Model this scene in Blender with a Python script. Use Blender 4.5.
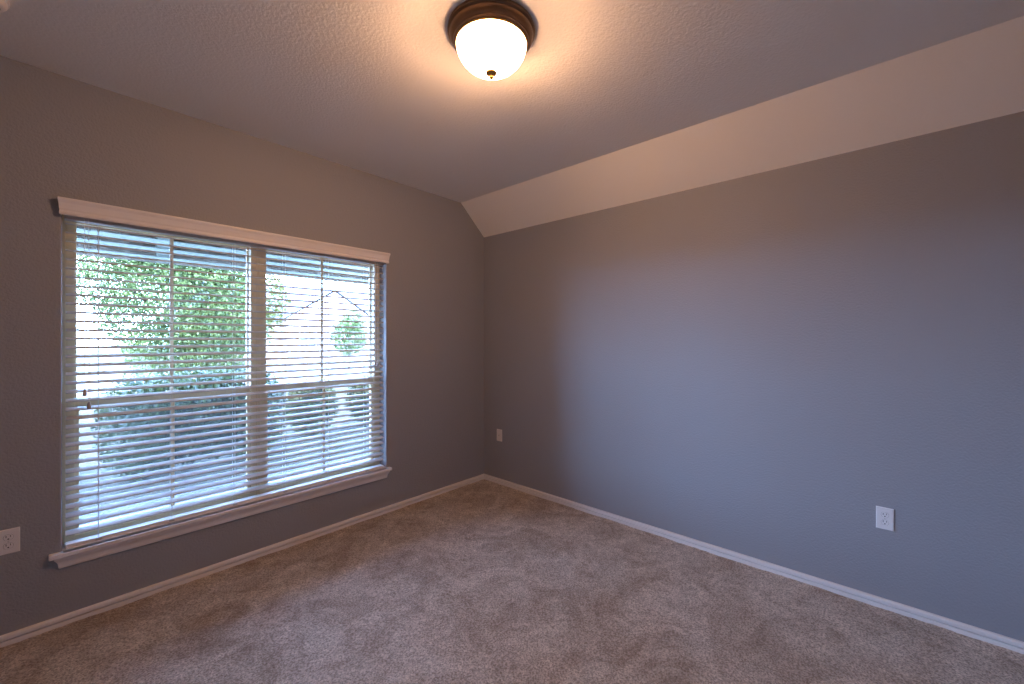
import bpy, bmesh, math, random
from mathutils import Vector, Matrix
R = math.radians
scene = bpy.context.scene
for o in list(bpy.data.objects):
    bpy.data.objects.remove(o)

# ------------------------------------------------------------------ camera
CAM_H = 1.412
YAW = R(42.028)
cam_data = bpy.data.cameras.new('camera')
cam_data.sensor_width = 36.0
cam_data.sensor_fit = 'HORIZONTAL'
cam_data.lens = 415.0 / 1024.0 * 36.0
cam_data.shift_y = -3.3 / 1024.0
cam_data.clip_start = 0.02
cam_data.clip_end = 300
camera = bpy.data.objects.new('camera', cam_data)
scene.collection.objects.link(camera)
camera.location = (0, 0, CAM_H)
camera.rotation_euler = (R(90), 0, YAW - R(90))
scene.camera = camera

# ------------------------------------------------------------------ world: daylight sky
world = bpy.data.worlds.new('sky')
scene.world = world
world.use_nodes = True
nt = world.node_tree
nt.nodes.clear()
wo = nt.nodes.new('ShaderNodeOutputWorld')
bg = nt.nodes.new('ShaderNodeBackground')
tc = nt.nodes.new('ShaderNodeTexCoord')
sep = nt.nodes.new('ShaderNodeSeparateXYZ')
rmp = nt.nodes.new('ShaderNodeValToRGB')
rmp.color_ramp.elements[0].position = 0.0
rmp.color_ramp.elements[0].color = (0.37, 0.58, 1.0, 1)
rmp.color_ramp.elements[1].position = 0.8
rmp.color_ramp.elements[1].color = (0.09, 0.18, 0.50, 1)
nt.links.new(tc.outputs['Generated'], sep.inputs[0])
nt.links.new(sep.outputs['Z'], rmp.inputs[0])
nt.links.new(rmp.outputs[0], bg.inputs['Color'])
nt.links.new(bg.outputs[0], wo.inputs['Surface'])
bg.inputs['Strength'].default_value = 66.0

# ------------------------------------------------------------------ sun, daylight portal, exposure
sun_data = bpy.data.lights.new('sun', 'SUN')
sun_data.energy = 17.0
sun_data.angle = R(0.6)
sun_data.color = (1.0, 0.93, 0.82)
sun = bpy.data.objects.new('sun', sun_data)
scene.collection.objects.link(sun)
sun.rotation_euler = Vector((0.22, 0.55, -0.80)).to_track_quat('-Z', 'Y').to_euler()


def portal(name, loc, rot, sx, sy):
    d = bpy.data.lights.new(name, 'AREA')
    d.shape = 'RECTANGLE'
    d.size, d.size_y = sx, sy
    o = bpy.data.objects.new(name, d)
    scene.collection.objects.link(o)
    o.location, o.rotation_euler = loc, rot
    d.cycles.is_portal = True
    return o


portal('window_portal', (0.931, 3.28, 1.21), (R(-90), 0, 0), 1.80, 1.74)
LAMP_STRENGTH = 41.0
BULB_STRENGTH = 640.0

vs = scene.view_settings
vs.view_transform = 'Standard'
vs.look = 'None'
vs.gamma = 1.0
vs.exposure = 0.2
vs.use_curve_mapping = False
scene.cycles.max_bounces = 14
scene.cycles.diffuse_bounces = 8
scene.cycles.transparent_max_bounces = 24
scene.cycles.sample_clamp_indirect = 6.0
scene.cycles.use_denoising = True

# ------------------------------------------------------------------ helpers
col = scene.collection


class MB:
    """collects shapes into one mesh"""

    def __init__(self):
        self.bm = bmesh.new()

    def box(self, x0, x1, y0, y1, z0, z1, bevel=0.0, seg=2):
        r = bmesh.ops.create_cube(self.bm, size=1.0)
        vv = r['verts']
        for v in vv:
            v.co = Vector((x0 + (v.co.x + .5) * (x1 - x0), y0 + (v.co.y + .5) * (y1 - y0), z0 + (v.co.z + .5) * (z1 - z0)))
        if bevel > 0:
            ee = list({e for v in vv for e in v.link_edges})
            bmesh.ops.bevel(self.bm, geom=ee, offset=bevel, segments=seg, profile=.7, affect='EDGES')
        return self

    def loft(self, rings, closed=True, caps=True):
        """rings: lists of points, same length"""
        rv = [[self.bm.verts.new(p) for p in ring] for ring in rings]
        n = len(rings[0])
        for a, b in zip(rv[:-1], rv[1:]):
            for i in range(n if closed else n - 1):
                j = (i + 1) % n
                self.bm.faces.new((a[i], a[j], b[j], b[i]))
        if caps and closed:
            self.bm.faces.new(rv[0][::-1])
            self.bm.faces.new(rv[-1])
        return self

    def lathe(self, prof, n=48, c=(0, 0, 0), cap=False):
        rings = []
        for r, z in prof:
            rings.append([(c[0] + r * math.cos(2 * math.pi * i / n), c[1] + r * math.sin(2 * math.pi * i / n), c[2] + z) for i in range(n)])
        return self.loft(rings, True, cap)

    def tube(self, pts, r, n=8, r2=None):
        pts = [Vector(p) for p in pts]
        rings = []
        for i, p in enumerate(pts):
            d = (pts[min(i + 1, len(pts) - 1)] - pts[max(i - 1, 0)]).normalized()
            a = d.orthogonal().normalized() if i == 0 else (a - d * a.dot(d)).normalized()
            b = d.cross(a)
            rr = r if r2 is None else r + (r2 - r) * i / (len(pts) - 1)
            rings.append([p + (a * math.cos(2 * math.pi * k / n) + b * math.sin(2 * math.pi * k / n)) * rr for k in range(n)])
        return self.loft(rings, True, True)

    def build(self, name, material, parent=None, smooth=False, loc=None, kind=None):
        bmesh.ops.recalc_face_normals(self.bm, faces=self.bm.faces[:])
        me = bpy.data.meshes.new(name)
        self.bm.to_mesh(me)
        self.bm.free()
        if smooth:
            for p in me.polygons:
                p.use_smooth = True
        if material:
            me.materials.append(material)
        o = bpy.data.objects.new(name, me)
        col.objects.link(o)
        if parent:
            o.parent = parent
        if loc:
            o.location = loc
        if kind:
            o['kind'] = kind
        return o


def tag(o, label, cat, group=None):
    o['label'] = label
    o['category'] = cat
    if group:
        o['group'] = group
    return o


def thing(name, loc, label=None, cat=None, group=None, kind=None):
    o = bpy.data.objects.new(name, None)
    o.empty_display_size = .05
    col.objects.link(o)
    o.location = loc
    if label:
        tag(o, label, cat, group)
    if kind:
        o['kind'] = kind
    return o


def smooth_by_angle(o, ang=40):
    me = o.data
    for p in me.polygons:
        p.use_smooth = True
    bm = bmesh.new()
    bm.from_mesh(me)
    for e in bm.edges:
        if len(e.link_faces) == 2 and e.calc_face_angle(0) > R(ang):
            e.smooth = False
    bm.to_mesh(me)
    bm.free()
    return o


# ------------------------------------------------------------------ materials
def mat(name, color, rough=0.5, metal=0.0, spec=0.5, bump=None, vary=None, translucent=0.0):
    """bump = (scale, strength, distance); vary = (scale, colour2, detail)"""
    m = bpy.data.materials.new(name)
    m.use_nodes = True
    t = m.node_tree
    b = t.nodes['Principled BSDF']
    b.inputs['Base Color'].default_value = (*color, 1)
    b.inputs['Roughness'].default_value = rough
    b.inputs['Metallic'].default_value = metal
    b.inputs['Specular IOR Level'].default_value = spec
    co = t.nodes.new('ShaderNodeTexCoord')
    if vary:
        n = t.nodes.new('ShaderNodeTexNoise')
        n.inputs['Scale'].default_value = vary[0]
        n.inputs['Detail'].default_value = vary[2] if len(vary) > 2 else 3
        r = t.nodes.new('ShaderNodeValToRGB')
        r.color_ramp.elements[0].position = .35
        r.color_ramp.elements[1].position = .65
        r.color_ramp.elements[0].color = (*color, 1)
        r.color_ramp.elements[1].color = (*vary[1], 1)
        t.links.new(co.outputs['Object'], n.inputs['Vector'])
        t.links.new(n.outputs['Fac'], r.inputs[0])
        t.links.new(r.outputs[0], b.inputs['Base Color'])
    if bump:
        n2 = t.nodes.new('ShaderNodeTexNoise')
        n2.inputs['Scale'].default_value = bump[0]
        n2.inputs['Detail'].default_value = 2
        bp = t.nodes.new('ShaderNodeBump')
        bp.inputs['Strength'].default_value = bump[1]
        bp.inputs['Distance'].default_value = bump[2]
        t.links.new(co.outputs['Object'], n2.inputs['Vector'])
        t.links.new(n2.outputs['Fac'], bp.inputs['Height'])
        t.links.new(bp.outputs[0], b.inputs['Normal'])
    if translucent:
        tr = t.nodes.new('ShaderNodeBsdfTranslucent')
        src = b.inputs['Base Color'].links
        if src:
            t.links.new(src[0].from_socket, tr.inputs['Color'])
        else:
            tr.inputs['Color'].default_value = (*color, 1)
        mx = t.nodes.new('ShaderNodeMixShader')
        mx.inputs[0].default_value = translucent
        out = t.nodes['Material Output']
        t.links.new(b.outputs[0], mx.inputs[1])
        t.links.new(tr.outputs[0], mx.inputs[2])
        t.links.new(mx.outputs[0], out.inputs['Surface'])
    return m


def glass_mat():
    m = bpy.data.materials.new('clear window glass')
    m.use_nodes = True
    t = m.node_tree
    t.nodes.clear()
    out = t.nodes.new('ShaderNodeOutputMaterial')
    tr = t.nodes.new('ShaderNodeBsdfTransparent')
    tr.inputs['Color'].default_value = (.93, .97, .96, 1)
    gl = t.nodes.new('ShaderNodeBsdfGlossy')
    gl.inputs['Roughness'].default_value = 0.02
    fr = t.nodes.new('ShaderNodeFresnel')
    fr.inputs['IOR'].default_value = 1.25
    mx = t.nodes.new('ShaderNodeMixShader')
    t.links.new(fr.outputs[0], mx.inputs[0])
    t.links.new(tr.outputs[0], mx.inputs[1])
    t.links.new(gl.outputs[0], mx.inputs[2])
    t.links.new(mx.outputs[0], out.inputs['Surface'])
    return m


def carpet_mat():
    m = bpy.data.materials.new('beige cut pile carpet')
    m.use_nodes = True
    t = m.node_tree
    b = t.nodes['Principled BSDF']
    b.inputs['Roughness'].default_value = 1.0
    b.inputs['Specular IOR Level'].default_value = 0.05
    b.inputs['Sheen Weight'].default_value = 0.15
    co = t.nodes.new('ShaderNodeTexCoord')

    def noise(scale, detail, rough=.5, dist=0.0):
        n = t.nodes.new('ShaderNodeTexNoise')
        n.inputs['Scale'].default_value = scale
        n.inputs['Detail'].default_value = detail
        n.inputs['Roughness'].default_value = rough
        n.inputs['Distortion'].default_value = dist
        t.links.new(co.outputs['Object'], n.inputs['Vector'])
        return n

    def ramp(src, p0, c0, p1, c1):
        r = t.nodes.new('ShaderNodeValToRGB')
        r.color_ramp.elements[0].position, r.color_ramp.elements[0].color = p0, (*c0, 1)
        r.color_ramp.elements[1].position, r.color_ramp.elements[1].color = p1, (*c1, 1)
        t.links.new(src.outputs['Fac'], r.inputs[0])
        return r

    def mult(a, c, f=1.0):
        x = t.nodes.new('ShaderNodeMix')
        x.data_type = 'RGBA'
        x.blend_type = 'MULTIPLY'
        x.inputs['Factor'].default_value = f
        t.links.new(a.outputs[0] if a.bl_idname != 'ShaderNodeMix' else a.outputs['Result'], x.inputs['A'])
        t.links.new(c.outputs[0], x.inputs['B'])
        return x

    fine = ramp(noise(125, 3, .65), .36, (.44, .35, .275), .62, (1.0, .87, .75))
    patch = ramp(noise(3.1, 7, .68, 1.3), .36, (.66, .60, .55), .58, (1, 1, 1))   # pile brushed this way and that
    mid = ramp(noise(16, 4, .6, .4), .3, (.80, .78, .76), .65, (1, 1, 1))
    c = mult(mult(fine, patch), mid)
    t.links.new(c.outputs['Result'], b.inputs['Base Color'])
    n1 = noise(88, 3, .7)
    bp = t.nodes.new('ShaderNodeBump')
    bp.inputs['Strength'].default_value = 1.0
    bp.inputs['Distance'].default_value = .022
    t.links.new(n1.outputs['Fac'], bp.inputs['Height'])
    n2 = noise(9, 3, .6)
    bp2 = t.nodes.new('ShaderNodeBump')
    bp2.inputs['Strength'].default_value = .5
    bp2.inputs['Distance'].default_value = .02
    t.links.new(n2.outputs['Fac'], bp2.inputs['Height'])
    t.links.new(bp.outputs[0], bp2.inputs['Normal'])
    t.links.new(bp2.outputs[0], b.inputs['Normal'])
    return m


def screen_mat():
    m = bpy.data.materials.new('grey insect screen')
    m.use_nodes = True
    t = m.node_tree
    t.nodes.clear()
    out = t.nodes.new('ShaderNodeOutputMaterial')
    tr = t.nodes.new('ShaderNodeBsdfTransparent')
    df = t.nodes.new('ShaderNodeBsdfDiffuse')
    df.inputs['Color'].default_value = (.05, .05, .05, 1)
    tl = t.nodes.new('ShaderNodeBsdfTranslucent')
    tl.inputs['Color'].default_value = (.05, .05, .05, 1)
    ad = t.nodes.new('ShaderNodeMixShader')
    mx = t.nodes.new('ShaderNodeMixShader')
    mx.inputs[0].default_value = .24
    t.links.new(df.outputs[0], ad.inputs[1])
    t.links.new(tl.outputs[0], ad.inputs[2])
    t.links.new(tr.outputs[0], mx.inputs[1])
    t.links.new(ad.outputs[0], mx.inputs[2])
    t.links.new(mx.outputs[0], out.inputs['Surface'])
    return m


M = dict(
    screen=screen_mat(),
    wall=mat('taupe grey wall paint', (.318, .322, .345), .55, spec=.35, bump=(105, .4, .007)),
    ceil=mat('pale ceiling paint', (.88, .85, .80), .85, spec=.2, bump=(85, .3, .007)),
    carpet=carpet_mat(),
    trim=mat('white semi gloss trim paint', (.84, .80, .78), .38, spec=.4, bump=(9, .05, .002)),
    slat=mat('white faux wood', (.62, .58, .555), .42, spec=.4, bump=(30, .04, .001)),
    vinyl=mat('almond vinyl', (.82, .66, .41), .4, bump=(20, .04, .001)),
    cord=mat('white blind cord', (.82, .80, .75), .8, bump=(400, .3, .001)),
    tassel=mat('pale wooden tassel', (.42, .34, .29), .5, bump=(60, .1, .001)),
    plate=mat('white plastic', (.78, .75, .74), .35, bump=(15, .02, .0005)),
    slot=mat('dark slot', (.03, .025, .025), .6, bump=(50, .05, .0005)),
    screw=mat('painted screw', (.6, .58, .56), .35, .4, bump=(50, .05, .0005)),
    bronze=mat('oil rubbed bronze', (.17, .095, .05), .40, .55, bump=(35, .08, .001), vary=(6, (.13, .07, .036))),
    brass=mat('aged brass', (.42, .25, .07), .35, .9, bump=(60, .05, .001)),
    glass=glass_mat(),
    concrete=mat('pale concrete', (.15, .13, .11), .85, bump=(25, .2, .004), vary=(3, (.12, .105, .09))),
    porch=mat('pale green porch paint', (.16, .165, .14), .7, bump=(14, .1, .002)),
    lawn=mat('lawn', (.05, .036, .012), .95, bump=(40, .8, .03), vary=(1.2, (.085, .058, .02), 6)),
    road=mat('asphalt', (.22, .20, .17), .9, bump=(30, .3, .01), vary=(2, (.19, .17, .15))),
    brick=mat('pink brick', (.40, .31, .28), .85, bump=(30, .3, .01), vary=(5, (.36, .28, .25))),
    roof=mat('grey shingles', (.16, .155, .16), .9, bump=(12, .6, .03), vary=(4, (.13, .125, .13))),
    darkglass=mat('dark house glass', (.16, .19, .22), .1, bump=(3, .02, .002)),
    door=mat('painted house door', (.45, .36, .30), .5, bump=(10, .1, .002)),
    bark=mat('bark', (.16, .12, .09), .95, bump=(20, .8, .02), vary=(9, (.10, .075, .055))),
    leaf_a=mat('tree leaves', (.07, .095, .03), .45, vary=(2.5, (.18, .215, .07), 4), translucent=.35),
    leaf_b=mat('hedge leaves', (.045, .055, .016), .4, vary=(3, (.10, .11, .03), 4), translucent=.25),
    leaf_c=mat('yellow green leaves', (.085, .085, .02), .45, vary=(3, (.16, .15, .04), 4), translucent=.35),
)

# ------------------------------------------------------------------ room shell
XW, YW = 2.932, 3.025            # right wall and window wall planes
ZC, ZL, RUN = 2.714, 2.437, .308  # flat ceiling, low wall top, horizontal run of the sloped strip
X0, Y0 = -0.75, -0.85            # unseen near walls
T = .215
OX0, OX1, OZ0, OZ1 = .035, 1.827, .340, 2.075   # window opening

# wall_left: ring around the window opening with a soft plaster corner
mb = MB()
bm = mb.bm
zt = ZC + .1


def ring(y, x0, x1, z0, z1):
    return [bm.verts.new(p) for p in ((x0, y, z0), (x1, y, z0), (x1, y, z1), (x0, y, z1))]


fo, fi = ring(YW, X0 - T, XW + T, -.1, zt), ring(YW, OX0, OX1, OZ0, OZ1)
bo, bi = ring(YW + T, X0 - T, XW + T, -.1, zt), ring(YW + T, OX0, OX1, OZ0, OZ1)
for i in range(4):
    j = (i + 1) % 4
    bm.faces.new((fo[i], fo[j], fi[j], fi[i]))
    bm.faces.new((fi[i], fi[j], bi[j], bi[i]))
    bm.faces.new((bi[i], bi[j], bo[j], bo[i]))
    bm.faces.new((bo[i], bo[j], fo[j], fo[i]))
bead = [e for e in bm.edges if all(v in fi for v in e.verts)]
bmesh.ops.bevel(bm, geom=bead, offset=.009, segments=4, profile=.5, affect='EDGES')
mb.build('wall_left', M['wall'], kind='structure')

MB().box(XW, XW + T, Y0 - T, YW, -.1, zt).build('wall_right', M['wall'], kind='structure')
MB().box(X0 - T, X0, Y0 - T, YW, -.1, zt).build('wall_near', M['wall'], kind='structure')
MB().box(X0, XW, Y0 - T, Y0, -.1, zt).build('wall_back', M['wall'], kind='structure')
MB().box(X0, XW - RUN, Y0, YW, ZC, zt).build('ceiling', M['ceil'], kind='structure')
sl = MB()
sl.loft([[(XW, y, ZL), (XW - RUN, y, ZC), (XW - RUN, y, zt), (XW, y, zt)] for y in (Y0, YW)])
sl.build('ceiling_slope', M['ceil'], kind='structure')

# carpet: a fine grid with a tufted surface
random.seed(4)
mb = MB()
bm = mb.bm
NX, NY = 210, 220
from mathutils import noise as mnoise
gv = []
for j in range(NY + 1):
    row = []
    for i in range(NX + 1):
        x = X0 + (XW - X0) * i / NX
        y = Y0 + (YW - Y0) * j / NY
        z = .004 * mnoise.noise(Vector((x * 6, y * 6, 0))) + .003 * mnoise.noise(Vector((x * 33, y * 33, 3))) - .003
        row.append(bm.verts.new((x, y, z)))
    gv.append(row)
for j in range(NY):
    for i in range(NX):
        bm.faces.new((gv[j][i], gv[j][i + 1], gv[j + 1][i + 1], gv[j + 1][i]))
sk = [(X0, Y0), (XW, Y0), (XW, YW), (X0, YW)]
mb.build('floor', M['carpet'], smooth=True, kind='structure')
MB().box(X0, XW, Y0, YW, -.1, -.03).build('floor_slab', M['concrete'], kind='structure')

# baseboards: moulded profile (distance from wall, height)
BP = [(0, -.02), (.015, -.02), (.015, .0165), (.0135, .0182), (.001, .0170), (.001, .0278), (.0185, .0268), (.0185, .0395), (.016, .044), (.010, .0465), (0, .0465)]


def base_run(name, a, b, axis, wall, sgn):
    rings = []
    for k, s in ((a, 0), (b, 1)):
        if axis == 'x':
            rings.append([(k, wall - sgn * d, h) for d, h in BP])
        else:
            rings.append([(wall - sgn * d, k, h) for d, h in BP])
    MB().loft(rings).build(name, M['trim'], kind='structure')


base_run('baseboard_left', X0, XW, 'x', YW, 1)
base_run('baseboard_right', Y0, YW, 'y', XW, 1)
base_run('baseboard_near', Y0, YW, 'y', X0, -1)
base_run('baseboard_back', X0, XW, 'x', Y0, -1)

# window stool and apron
SZ = .363
MB().box(OX0 + .001, OX1 - .001, 2.99, YW + .112, SZ - .021, SZ).box(-.010, 1.857, 2.985, YW, SZ - .022, SZ, .006, 3).build('trim_1', M['trim'], kind='structure')
AP = [(.0, .282), (.010, .282), (.014, .287), (.015, .296), (.018, .310), (.024, .322), (.031, .331), (.034, .341), (.0, .341)]
rings = []
for s in (0, 1):
    rg = []
    for d, h in AP:
        x = (.034 - d * .8) if s == 0 else (1.815 + d * .8)
        rg.append((x, YW - d, h))
    rings.append(rg)
smooth_by_angle(MB().loft(rings).build('trim_2', M['trim'], kind='structure'), 50)

# ------------------------------------------------------------------ windows (two single hung units)
WY = 3.132
MIDX = .931


def rect_frame(mbx, x0, x1, z0, z1, w, y0, y1, wt=None, wb=None, bevel=.003):
    wt = w if wt is None else wt
    wb = w if wb is None else wb
    mbx.box(x0, x0 + w, y0, y1, z0, z1, bevel)
    mbx.box(x1 - w, x1, y0, y1, z0, z1, bevel)
    mbx.box(x0 + w * .5, x1 - w * .5, y0 + .0005, y1 - .0005, z1 - wt, z1 - .0005, bevel)
    mbx.box(x0 + w * .5, x1 - w * .5, y0 + .0005, y1 - .0005, z0 + .0005, z0 + wb, bevel)


def window_unit(name, x0, x1):
    w = thing(name, (x0, WY, SZ), kind='structure')
    ox, oy, oz = x0, WY, SZ

    def L(m, nm, material, par=w, off=None):
        for v in m.bm.verts:
            v.co -= Vector((ox, oy, oz))
        return m.build(nm, material, par)
    z0, z1 = SZ, OZ1 - .002
    f = MB()
    rect_frame(f, x0, x1, z0, z1, .046, WY, WY + .085, .04, .026)
    f.box(x0 + .001, x0 + .012, WY - .006, WY + .01, z0, z1, .002)      # raised bead on the jambs
    f.box(x1 - .012, x1 - .001, WY - .006, WY + .01, z0, z1, .002)
    L(f, 'window_frame', M['vinyl'])
    xa, xb = x0 + .039, x1 - .039
    zm = 1.075
    for nm, za, zb, y, st in (('upper_sash', zm - .012, z1 - .03, WY + .052, .014), ('lower_sash', z0 + .018, zm + .018, WY + .018, .022)):
        s = MB()
        rect_frame(s, xa, xb, za, zb, st, y, y + .028, .038 if nm == 'lower_sash' else .02, .03 if nm == 'upper_sash' else .038)
        so = L(s, nm, M['vinyl'])
        g = MB().box(xa + .004, xb - .004, y + .011, y + .015, za + .006, zb - .006)
        L(g, 'glass_pane', M['glass'], so)
        xm = (x0 + x1) / 2
        u = MB().box(xm - .009, xm + .009, y + .005, y + .0105, za + .02, zb - .02, .002)
        L(u, 'muntin', M['vinyl'], so)
    scr = MB().box(x0 + .039, x1 - .039, WY + .072, WY + .074, SZ + .02, 1.09)
    L(scr, 'insect_screen', M['screen'])
    lk = MB().box((x0 + x1) / 2 - .03, (x0 + x1) / 2 + .03, WY + .02, WY + .044, zm + .018, zm + .03, .004)
    L(lk, 'sash_lock', M['vinyl'])


window_unit('window_1', OX0 + .001, MIDX)
window_unit('window_2', MIDX + .0005, OX1 - .001)

# ------------------------------------------------------------------ venetian blind
BX0, BX1 = .047, 1.812
BY = 3.066
blind = thing('window_blind', ((BX0 + BX1) / 2, BY, SZ), 'wide white horizontal slat blind hanging over the twin window, slats open', 'blind')


def BL(m, nm, material, par=blind, smooth=False):
    off = Vector(((BX0 + BX1) / 2, BY, SZ))
    for v in m.bm.verts:
        v.co -= off
    return m.build(nm, material, par, smooth)


# valance: crown profile (y, z), with ends
VP = [(3.024, 2.104), (2.986, 2.104), (2.981, 2.099), (2.981, 2.092), (2.984, 2.087), (2.988, 2.079), (2.991, 2.064), (2.993, 2.050), (2.996, 2.045), (2.996, 2.039), (2.993, 2.035), (2.993, 2.027), (2.996, 2.022), (3.004, 2.022), (3.006, 2.078), (3.024, 2.078)]
rg0 = [(.019 + (y - 2.981) * .42 if y < 3.0035 else .0295, y, z) for y, z in VP]
rg1 = [(1.838 - (y - 2.981) * .42 if y < 3.0035 else 1.8285, y, z) for y, z in VP]
v = MB().loft([rg0, rg1])
v.box(.030, .0335, 2.999, 3.024, 2.020, 2.08)
v.box(1.8245, 1.828, 2.999, 3.024, 2.020, 2.08)
BL(v, 'valance', M['trim'])
BL(MB().box(BX0 - .004, BX1 + .004, 3.036, 3.092, 2.011, 2.068, .003), 'head_rail', M['slat'])
NS, ZT, ZB = 36, 1.987, .427
TILT = R(13)
LADX = [.164, .462, .772, 1.066, 1.360, 1.665]


def slat_mesh():
    rings = []
    n = 6
    for x in (-.5, .5):
        top, bot = [], []
        for k in range(n + 1):
            u = (k / n - .5) * .050
            c = .0028 * (1 - (2 * k / n - 1) ** 2)
            top.append((u, c + .0020))
            bot.append((u, c - .0020))
        prof = top + bot[::-1]
        rings.append([(x * (BX1 - BX0), u * math.cos(TILT) - c * math.sin(TILT), u * math.sin(TILT) + c * math.cos(TILT)) for u, c in prof])
    return MB().loft(rings)


s0 = None
random.seed(2)
for i in range(NS):
    z = ZT + (ZB - ZT) * i / (NS - 1) + .004
    if s0 is None:
        s0 = slat_mesh().build('slat', M['slat'], blind)
        s = s0
    else:
        s = s0.copy()
        col.objects.link(s)
        s.parent = blind
    s.location = (0, 0, z - SZ)
    s.rotation_euler = (R(random.uniform(-.8, .8)), 0, 0)
BL(MB().box(BX0, BX1, 3.040, 3.092, SZ + .0005, SZ + .018, .004, 3), 'bottom_rail', M['trim'])
for x in LADX:
    lad = MB()
    for yy in (3.0385, 3.0925):
        lad.tube([(x, yy, 2.03), (x, yy, SZ + .012)], .0011, 6)
    for i in range(NS):
        z = ZT + (ZB - ZT) * i / (NS - 1)
        lad.tube([(x, 3.0385, z - .008), (x, 3.0925, z + .0035)], .0007, 4)
    BL(lad, 'ladder_cord', M['cord'])
    BL(MB().box(x - .012, x + .012, 3.034, 3.040, SZ + .004, SZ + .016, .002), 'cord_button', M['slat'])


def pull_cord(x, y, ztop, zend, r, nm, m):
    c = BL(MB().tube([(x, y, ztop), (x + .002, y, (ztop + zend) / 2), (x + .001, y, zend)], r, 6), nm, m)
    prof = [(.0015, .016), (.004, .014), (.006, .006), (.0085, -.012), (.0085, -.018), (.006, -.020), (.0012, -.020)]
    BL(MB().lathe(prof, 12, (x + .001, y, zend - .014), True), 'tassel', M['tassel'], c, True)


pull_cord(.112, 3.022, 2.02, 1.155, .0010, 'tilt_cord', M['cord'])
pull_cord(.127, 3.022, 2.02, 1.088, .0010, 'tilt_cord', M['cord'])
pull_cord(1.722, 3.016, 2.02, 1.235, .0032, 'lift_cord', M['cord'])
pull_cord(1.745, 3.020, 2.02, 1.225, .0014, 'lift_cord', M['cord'])

# ------------------------------------------------------------------ power outlets and wall plate
def wall_place(root, wall, a, z):
    """local frame: +X along the wall to the viewer's right, -Y out of the wall, Z up"""
    if wall == 'left':
        root.location = (a, YW, z)
        root.rotation_euler = (0, 0, 0)
    else:
        root.location = (XW, a, z)
        root.rotation_euler = (0, 0, R(-90))


def plate_mesh():
    m = MB()
    rings = []
    for y, w, h in ((0, .0352, .0572), (-.0025, .0352, .0572), (-.0048, .0335, .0555), (-.0055, .031, .053)):
        rings.append([(-w, y, -h), (w, y, -h), (w, y, h), (-w, y, h)])
    return m.loft(rings)


def outlet(wall, a, z, label):
    root = thing('power_outlet', (0, 0, 0), label, 'outlet', 'white duplex outlets on the walls')
    wall_place(root, wall, a, z)
    plate_mesh().build('cover_plate', M['plate'], root)
    for dz in (.0195, -.0195):
        rc = MB()
        pr = []
        for k in range(32):
            t = 2 * math.pi * k / 32
            pr.append((.0150 * math.cos(t), max(-.0128, min(.0128, .0150 * math.sin(t)))))
        rc.loft([[(x, -.005, zz + dz) for x, zz in pr], [(x, -.0073, zz + dz) for x, zz in pr], [(x * .94, -.0078, zz * .94 + dz) for x, zz in pr]])
        ro = rc.build('receptacle', M['plate'], root)
        gm = MB().loft([[(x * 1.045, -.0052, zz * 1.05 + dz) for x, zz in pr], [(x * 1.045, -.0058, zz * 1.05 + dz) for x, zz in pr]])
        gm.build('receptacle_gap', M['slot'], ro)
        MB().box(-.0078, -.0055, -.0083, -.006, dz + .000, dz + .010).build('slot', M['slot'], ro)
        MB().box(.0055, .0075, -.0083, -.006, dz + .0015, dz + .0095).build('slot', M['slot'], ro)
        g = MB()
        hp = [(.0028 * math.cos(2 * math.pi * k / 14), .0028 * math.sin(2 * math.pi * k / 14)) for k in range(14)]
        g.loft([[(x, -.006, zz + dz - .0068) for x, zz in hp], [(x, -.0083, zz + dz - .0068) for x, zz in hp]])
        g.build('ground_hole', M['slot'], ro)
    sc = MB()
    hp = [(.0032 * math.cos(2 * math.pi * k / 14), .0032 * math.sin(2 * math.pi * k / 14)) for k in range(14)]
    sc.loft([[(x, -.005, zz) for x, zz in hp], [(x, -.0066, zz) for x, zz in hp]])
    sc.build('screw', M['screw'], root)
    return root


outlet('left', -.134, .472, 'white duplex outlet on the window wall, left of the window sill')
outlet('right', .0045, .468, 'white duplex outlet on the long bluish wall, away from the corner')
wp = thing('wall_plate', (0, 0, 0), 'small white wall plate low on the long wall, right by the room corner', 'wall plate')
wall_place(wp, 'right', 2.807, .469)
plate_mesh().build('cover_plate', M['plate'], wp)
jk = MB().lathe([(.0075, 0), (.0075, .0035), (.0048, .0035), (.0048, .011), (.0015, .011)], 20, (0, 0, 0), True)
for v_ in jk.bm.verts:
    v_.co = Vector((v_.co.x, -.005 - v_.co.z, v_.co.y))
jk.build('jack', M['screw'], wp, True)
for dz in (.041, -.041):
    sc = MB()
    hp = [(.003 * math.cos(2 * math.pi * k / 12), .003 * math.sin(2 * math.pi * k / 12)) for k in range(12)]
    sc.loft([[(x, -.005, zz + dz) for x, zz in hp], [(x, -.0064, zz + dz) for x, zz in hp]])
    sc.build('screw', M['screw'], wp)

# ------------------------------------------------------------------ ceiling lamp
lamp = thing('ceiling_lamp', (1.247, 1.241, ZC), 'round flush ceiling lamp with bronze ring and glowing frosted bowl', 'ceiling lamp')
bp_ = [(.02, 0), (.183, 0), (.185, -.006), (.184, -.014), (.180, -.019), (.177, -.021), (.176, -.028), (.172, -.038), (.165, -.046), (.160, -.049), (.159, -.054), (.155, -.058), (.149, -.058), (.148, -.050), (.10, -.045), (.02, -.045)]
smooth_by_angle(MB().lathe(bp_, 96, cap=True).build('base', M['bronze'], lamp), 30)
gm = bpy.data.materials.new('lit frosted glass')
gm.use_nodes = True
gt = gm.node_tree
gt.nodes.clear()
go = gt.nodes.new('ShaderNodeOutputMaterial')
ge = gt.nodes.new('ShaderNodeEmission')
ge.inputs['Color'].default_value = (1.0, .555, .305, 1)
ge.inputs['Strength'].default_value = LAMP_STRENGTH
gtr = gt.nodes.new('ShaderNodeBsdfTransparent')
gtr.inputs['Color'].default_value = (1, .97, .92, 1)
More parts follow.
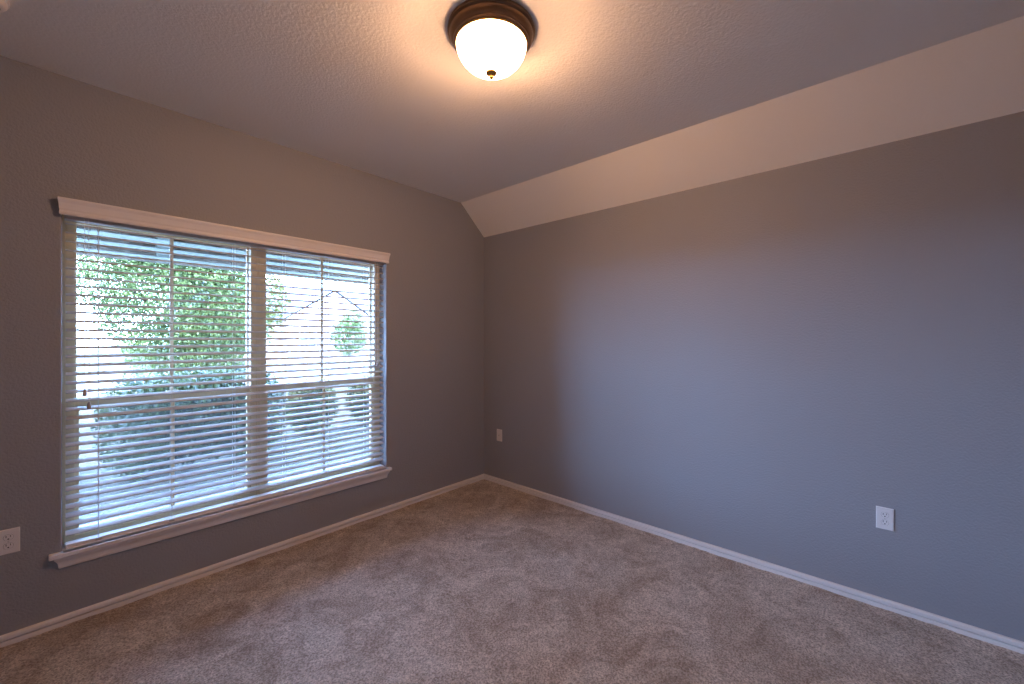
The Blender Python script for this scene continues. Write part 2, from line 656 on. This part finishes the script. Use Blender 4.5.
gmx = gt.nodes.new('ShaderNodeMixShader')
gmx.inputs[0].default_value = .5
gt.links.new(gtr.outputs[0], gmx.inputs[1])
gt.links.new(ge.outputs[0], gmx.inputs[2])
gt.links.new(gmx.outputs[0], go.inputs['Surface'])
bm_ = bpy.data.materials.new('glowing light bulb')
bm_.use_nodes = True
bt = bm_.node_tree
bt.nodes.clear()
bo_ = bt.nodes.new('ShaderNodeOutputMaterial')
be = bt.nodes.new('ShaderNodeEmission')
be.inputs['Color'].default_value = (1.0, .555, .305, 1)
be.inputs['Strength'].default_value = BULB_STRENGTH
bt.links.new(be.outputs[0], bo_.inputs['Surface'])
for sx in (-1, 1):
    pr_ = [(.013, -.046), (.013, -.062), (.018, -.072), (.026, -.084), (.030, -.098), (.028, -.112), (.020, -.123), (.010, -.128), (.001, -.129)]
    MB().lathe(pr_, 24, (.050 * sx, .030 * sx, 0), True).build('bulb', bm_, lamp, True)
bw = [(.1485, -.052), (.1485, -.062), (.146, -.078), (.139, -.098), (.127, -.118), (.110, -.137), (.088, -.153), (.062, -.165), (.034, -.172), (.008, -.174)]
MB().lathe(bw, 96, cap=True).build('glass_bowl', gm, lamp, True)
rimo = MB().lathe([(.1480, -.055), (.1535, -.057), (.1535, -.061), (.1480, -.063)], 96)
rimo.build('bowl_rim', M['brass'], lamp, True)
fin = [(.004, -.170), (.0225, -.1745), (.024, -.178), (.021, -.182), (.010, -.186), (.0065, -.190), (.0085, -.194), (.0085, -.199), (.004, -.204), (.0008, -.205)]
MB().lathe(fin, 24, cap=True).build('finial', M['brass'], lamp, True)

# ------------------------------------------------------------------ smoke detector
det = thing('smoke_detector', (-.178, 2.530, ZC), 'white round smoke detector on the ceiling, cut off at the upper left corner', 'smoke detector')
dp = [(.01, 0), (.068, 0), (.070, -.003), (.070, -.010), (.066, -.012), (.064, -.014), (.0635, -.022), (.058, -.030), (.048, -.034), (.02, -.036), (.004, -.036)]
smooth_by_angle(MB().lathe(dp, 64, cap=True).build('housing', M['plate'], det), 35)
MB().lathe([(.046, -.0335), (.046, -.0352), (.040, -.0365), (.040, -.0345)], 48).build('vent_ring', M['slot'], det)
MB().lathe([(.004, -.035), (.012, -.036), (.012, -.0385), (.004, -.039)], 24, cap=True).build('test_button', M['plate'], det)

# ------------------------------------------------------------------ outdoors
GZ = -.18
MB().box(-60, 60, YW + T, 90, GZ - .2, GZ).build('lawn', M['lawn'], kind='structure')
MB().box(-6, 9, YW + T, 4.05, GZ, -.08, .01).build('porch_slab', M['concrete'], kind='structure')
MB().box(-20, 30, 4.40, 5.30, GZ, GZ + .06, .01).build('front_path', M['concrete'], kind='structure')
MB().box(-60, 60, 17, 25, GZ, GZ + .03).build('street', M['road'], kind='structure')
rf = MB()
rf.box(X0 - 6, XW + 6, Y0 - 3, 5.16, 2.86, 2.96)                 # roof deck over room and porch
rf.box(X0 - 6, XW + 6, YW + T, 5.0, 2.60, 2.64)                  # porch soffit
rf.build('porch_roof', M['porch'], kind='structure')
bmb = MB()
for k in range(4):
    bmb.box(X0 - 6, XW + 6, 4.93, 4.975, 2.125 + .078 * k, 2.162 + .078 * k, .004)
bmb.box(X0 - 6, XW + 6, 4.93, 5.10, 2.43, 2.86)
for k in range(7):
    xx = X0 - 5.5 + k * 2.3
    bmb.box(xx, xx + .09, 4.975, 5.06, 2.125, 2.44)
bmb.build('porch_beam', M['porch'], kind='structure')
MB().box(X0 - 6, XW + 6, 5.06, 5.10, 2.125, 2.428).build('porch_beam_gap_shade', M['bark'], kind='structure')  # dark backing sheet; its colour stands in for shade between the boards


def leaf_cloud(n, centers, size, seed):
    """one foliage mesh: n small folded leaves spread in ellipsoid shells"""
    rnd = random.Random(seed)
    mbx = MB()
    b = mbx.bm
    wts = [c[3] * c[4] * c[5] for c in centers]
    for _ in range(n):
        cx, cy, cz, rx, ry, rz = rnd.choices(centers, wts)[0]
        while True:
            p = Vector((rnd.uniform(-1, 1), rnd.uniform(-1, 1), rnd.uniform(-1, 1)))
            if .15 < p.length < 1 and rnd.random() < p.length ** 1.5:
                break
        pos = Vector((cx + p.x * rx, cy + p.y * ry, cz + p.z * rz))
        s = size * rnd.uniform(.6, 1.3)
        d = Vector((rnd.gauss(0, 1), rnd.gauss(0, 1), rnd.gauss(0, .6) - .3)).normalized()
        side = d.cross(Vector((rnd.gauss(0, .5), rnd.gauss(0, .5), 1))).normalized() * s * .32
        up = side.cross(d).normalized() * s * .10
        a = b.verts.new(pos)
        l = b.verts.new(pos + d * s * .5 + side + up)
        t = b.verts.new(pos + d * s)
        r = b.verts.new(pos + d * s * .5 - side + up)
        b.faces.new((a, l, t))
        b.faces.new((a, t, r))
    return mbx


def tree(name, x, y, h, crown, n, size, seed, material, label, cat, group=None, trunk_r=.07):
    root = thing(name, (x, y, GZ), label, cat, group)
    tm = MB()
    rnd = random.Random(seed + 50)
    tm.tube([(0, 0, -.05), (.03, .02, h * .3), (-.02, .03, h * .55), (.02, 0, h * .85)], trunk_r, 8, trunk_r * .35)
    for c in crown:
        tm.tube([(0, .02, h * .35), (c[0] * .5, c[1] * .5, (h * .45 + c[2]) / 2), (c[0], c[1], c[2])], trunk_r * .4, 6, .008)
    tm.build('trunk', M['bark'], root)
    leaf_cloud(n, crown, size, seed).build('foliage', material, root)
    return root


tree('leafy_tree', 1.45, 8.6, 3.6, [(0, 0, 2.1, 1.05, .9, 1.0), (.45, .1, 2.7, .75, .8, .8), (-.75, .1, 2.5, .65, .7, .55), (-.95, .2, 2.9, .45, .6, .45), (.1, 0, 3.2, 1.2, .9, .8), (.6, -.1, 1.7, .6, .6, .7), (.1, -.2, 1.4, .85, .7, .7)],
     76000, .050, 11, M['leaf_a'], 'big leafy green tree behind the left half of the window', 'tree')
tree('small_tree', 9.3, 18.6, 2.4, [(0, 0, 1.7, .8, .8, .9), (.2, 0, 2.4, .5, .5, .6)], 2600, .16, 12, M['leaf_a'], 'small rounded tree standing before the pale brick house', 'tree')
tree('yellow_green_tree', 3.75, 12.2, 3.2, [(0, 0, 2.6, .55, .6, .8), (-.3, 0, 1.9, .5, .6, .7)], 2600, .12, 13, M['leaf_c'], 'yellow green tree just right of the window mullion', 'tree')


def shrub(x, y, rx, rz, n, seed, material, label, size=.055, group='shrubs in the front bed'):
    root = thing('shrub', (x, y, GZ), label, 'shrub', group)
    sm = MB()
    rnd = random.Random(seed)
    for k in range(7):
        a = rnd.uniform(0, 6.28)
        sm.tube([(0, 0, -.03), (rx * .4 * math.cos(a), rx * .4 * math.sin(a), rz), (rx * .75 * math.cos(a), rx * .75 * math.sin(a), rz * 1.5)], .012, 5, .004)
    sm.build('stem', M['bark'], root)
    leaf_cloud(n, [(0, 0, rz, rx, rx * .85, rz), (rx * .3, 0, rz * 1.25, rx * .6, rx * .6, rz * .7), (-rx * .35, .05, rz * 1.1, rx * .55, rx * .6, rz * .75)], size, seed).build('foliage', material, root)
    return root


hedge = thing('hedge', (1.42, 6.4, GZ), 'dark green hedge just outside, behind the lower left half of the window', 'hedge')
hcr = []
rnd_ = random.Random(31)
stems = MB()
for k in range(6):
    hx = -.78 + k * .26
    hcr.append((hx, rnd_.uniform(-.08, .08), .62 + rnd_.uniform(-.04, .06), .34, .42, .62 + rnd_.uniform(-.05, .05)))
    stems.tube([(hx, 0, -.03), (hx + .05, .03, .4), (hx - .06, 0, .9)], .018, 6, .005)
stems.build('stem', M['bark'], hedge)
leaf_cloud(26000, hcr, .05, 21).build('foliage', M['leaf_b'], hedge)
shrub(2.90, 7.1, .42, .46, 6500, 24, M['leaf_c'], 'round green shrub outside behind the middle of the right window')
shrub(3.98, 7.15, .44, .46, 6500, 25, M['leaf_c'], 'round green shrub outside by the right edge of the window')

# house across the street
house = thing('brick_house', (14, 31, GZ), 'pale brick house with grey gable roof across the street', 'house')
hm = MB()
hm.box(-8, 8, 0, 9, 0, 3.0)
hm.loft([[(x, 0.0, 3.0), (x, 9, 3.0), (x, 4.5, 5.6)] for x in (-7.9, 7.9)])
hm.loft([[(-3.4, -1.2, 0), (3.0, -1.2, 0), (3.0, -1.2, 3.0), (-.2, -1.2, 5.0), (-3.4, -1.2, 3.0)], [(-3.4, .2, 0), (3.0, .2, 0), (3.0, .2, 3.0), (-.2, .2, 5.0), (-3.4, .2, 3.0)]])
hm.build('wall', M['brick'], house)
rm = MB()
rm.loft([[(x, -.6, 2.85), (x, 4.5, 5.75), (x, 9.6, 2.85), (x, 9.6, 3.0), (x, 4.5, 5.95), (x, -.6, 3.0)] for x in (-8.4, 8.4)])
rm.loft([[(-3.9, y, 2.8), (-.2, y, 5.15), (3.5, y, 2.8), (3.5, y, 2.98), (-.2, y, 5.35), (-3.9, y, 2.98)] for y in (-1.3, 4.2)])
rm.build('roof', M['roof'], house)
for (xa, xb, za, zb, yy) in ((-2.6, -1.6, .9, 2.4, -1.2), (-6.6, -4.9, .9, 2.4, 0), (4.2, 5.8, .9, 2.4, 0)):
    wf = MB()
    wf.box(xa - .1, xb + .1, yy - .06, yy + .02, za - .1, za)
    wf.box(xa - .1, xb + .1, yy - .06, yy + .02, zb, zb + .1)
    for xx in (xa - .1, (xa + xb) / 2 - .03, xb):
        wf.box(xx, xx + (.1 if xx != (xa + xb) / 2 - .03 else .06), yy - .06, yy + .02, za, zb)
    wfo = wf.build('window', M['trim'], house)
    MB().box(xa, xb, yy - .03, yy + .01, za, zb).build('pane', M['darkglass'], wfo)
MB().box(-4.6, -3.7, -.05, .02, 0, 2.2, .01).build('door', M['door'], house)
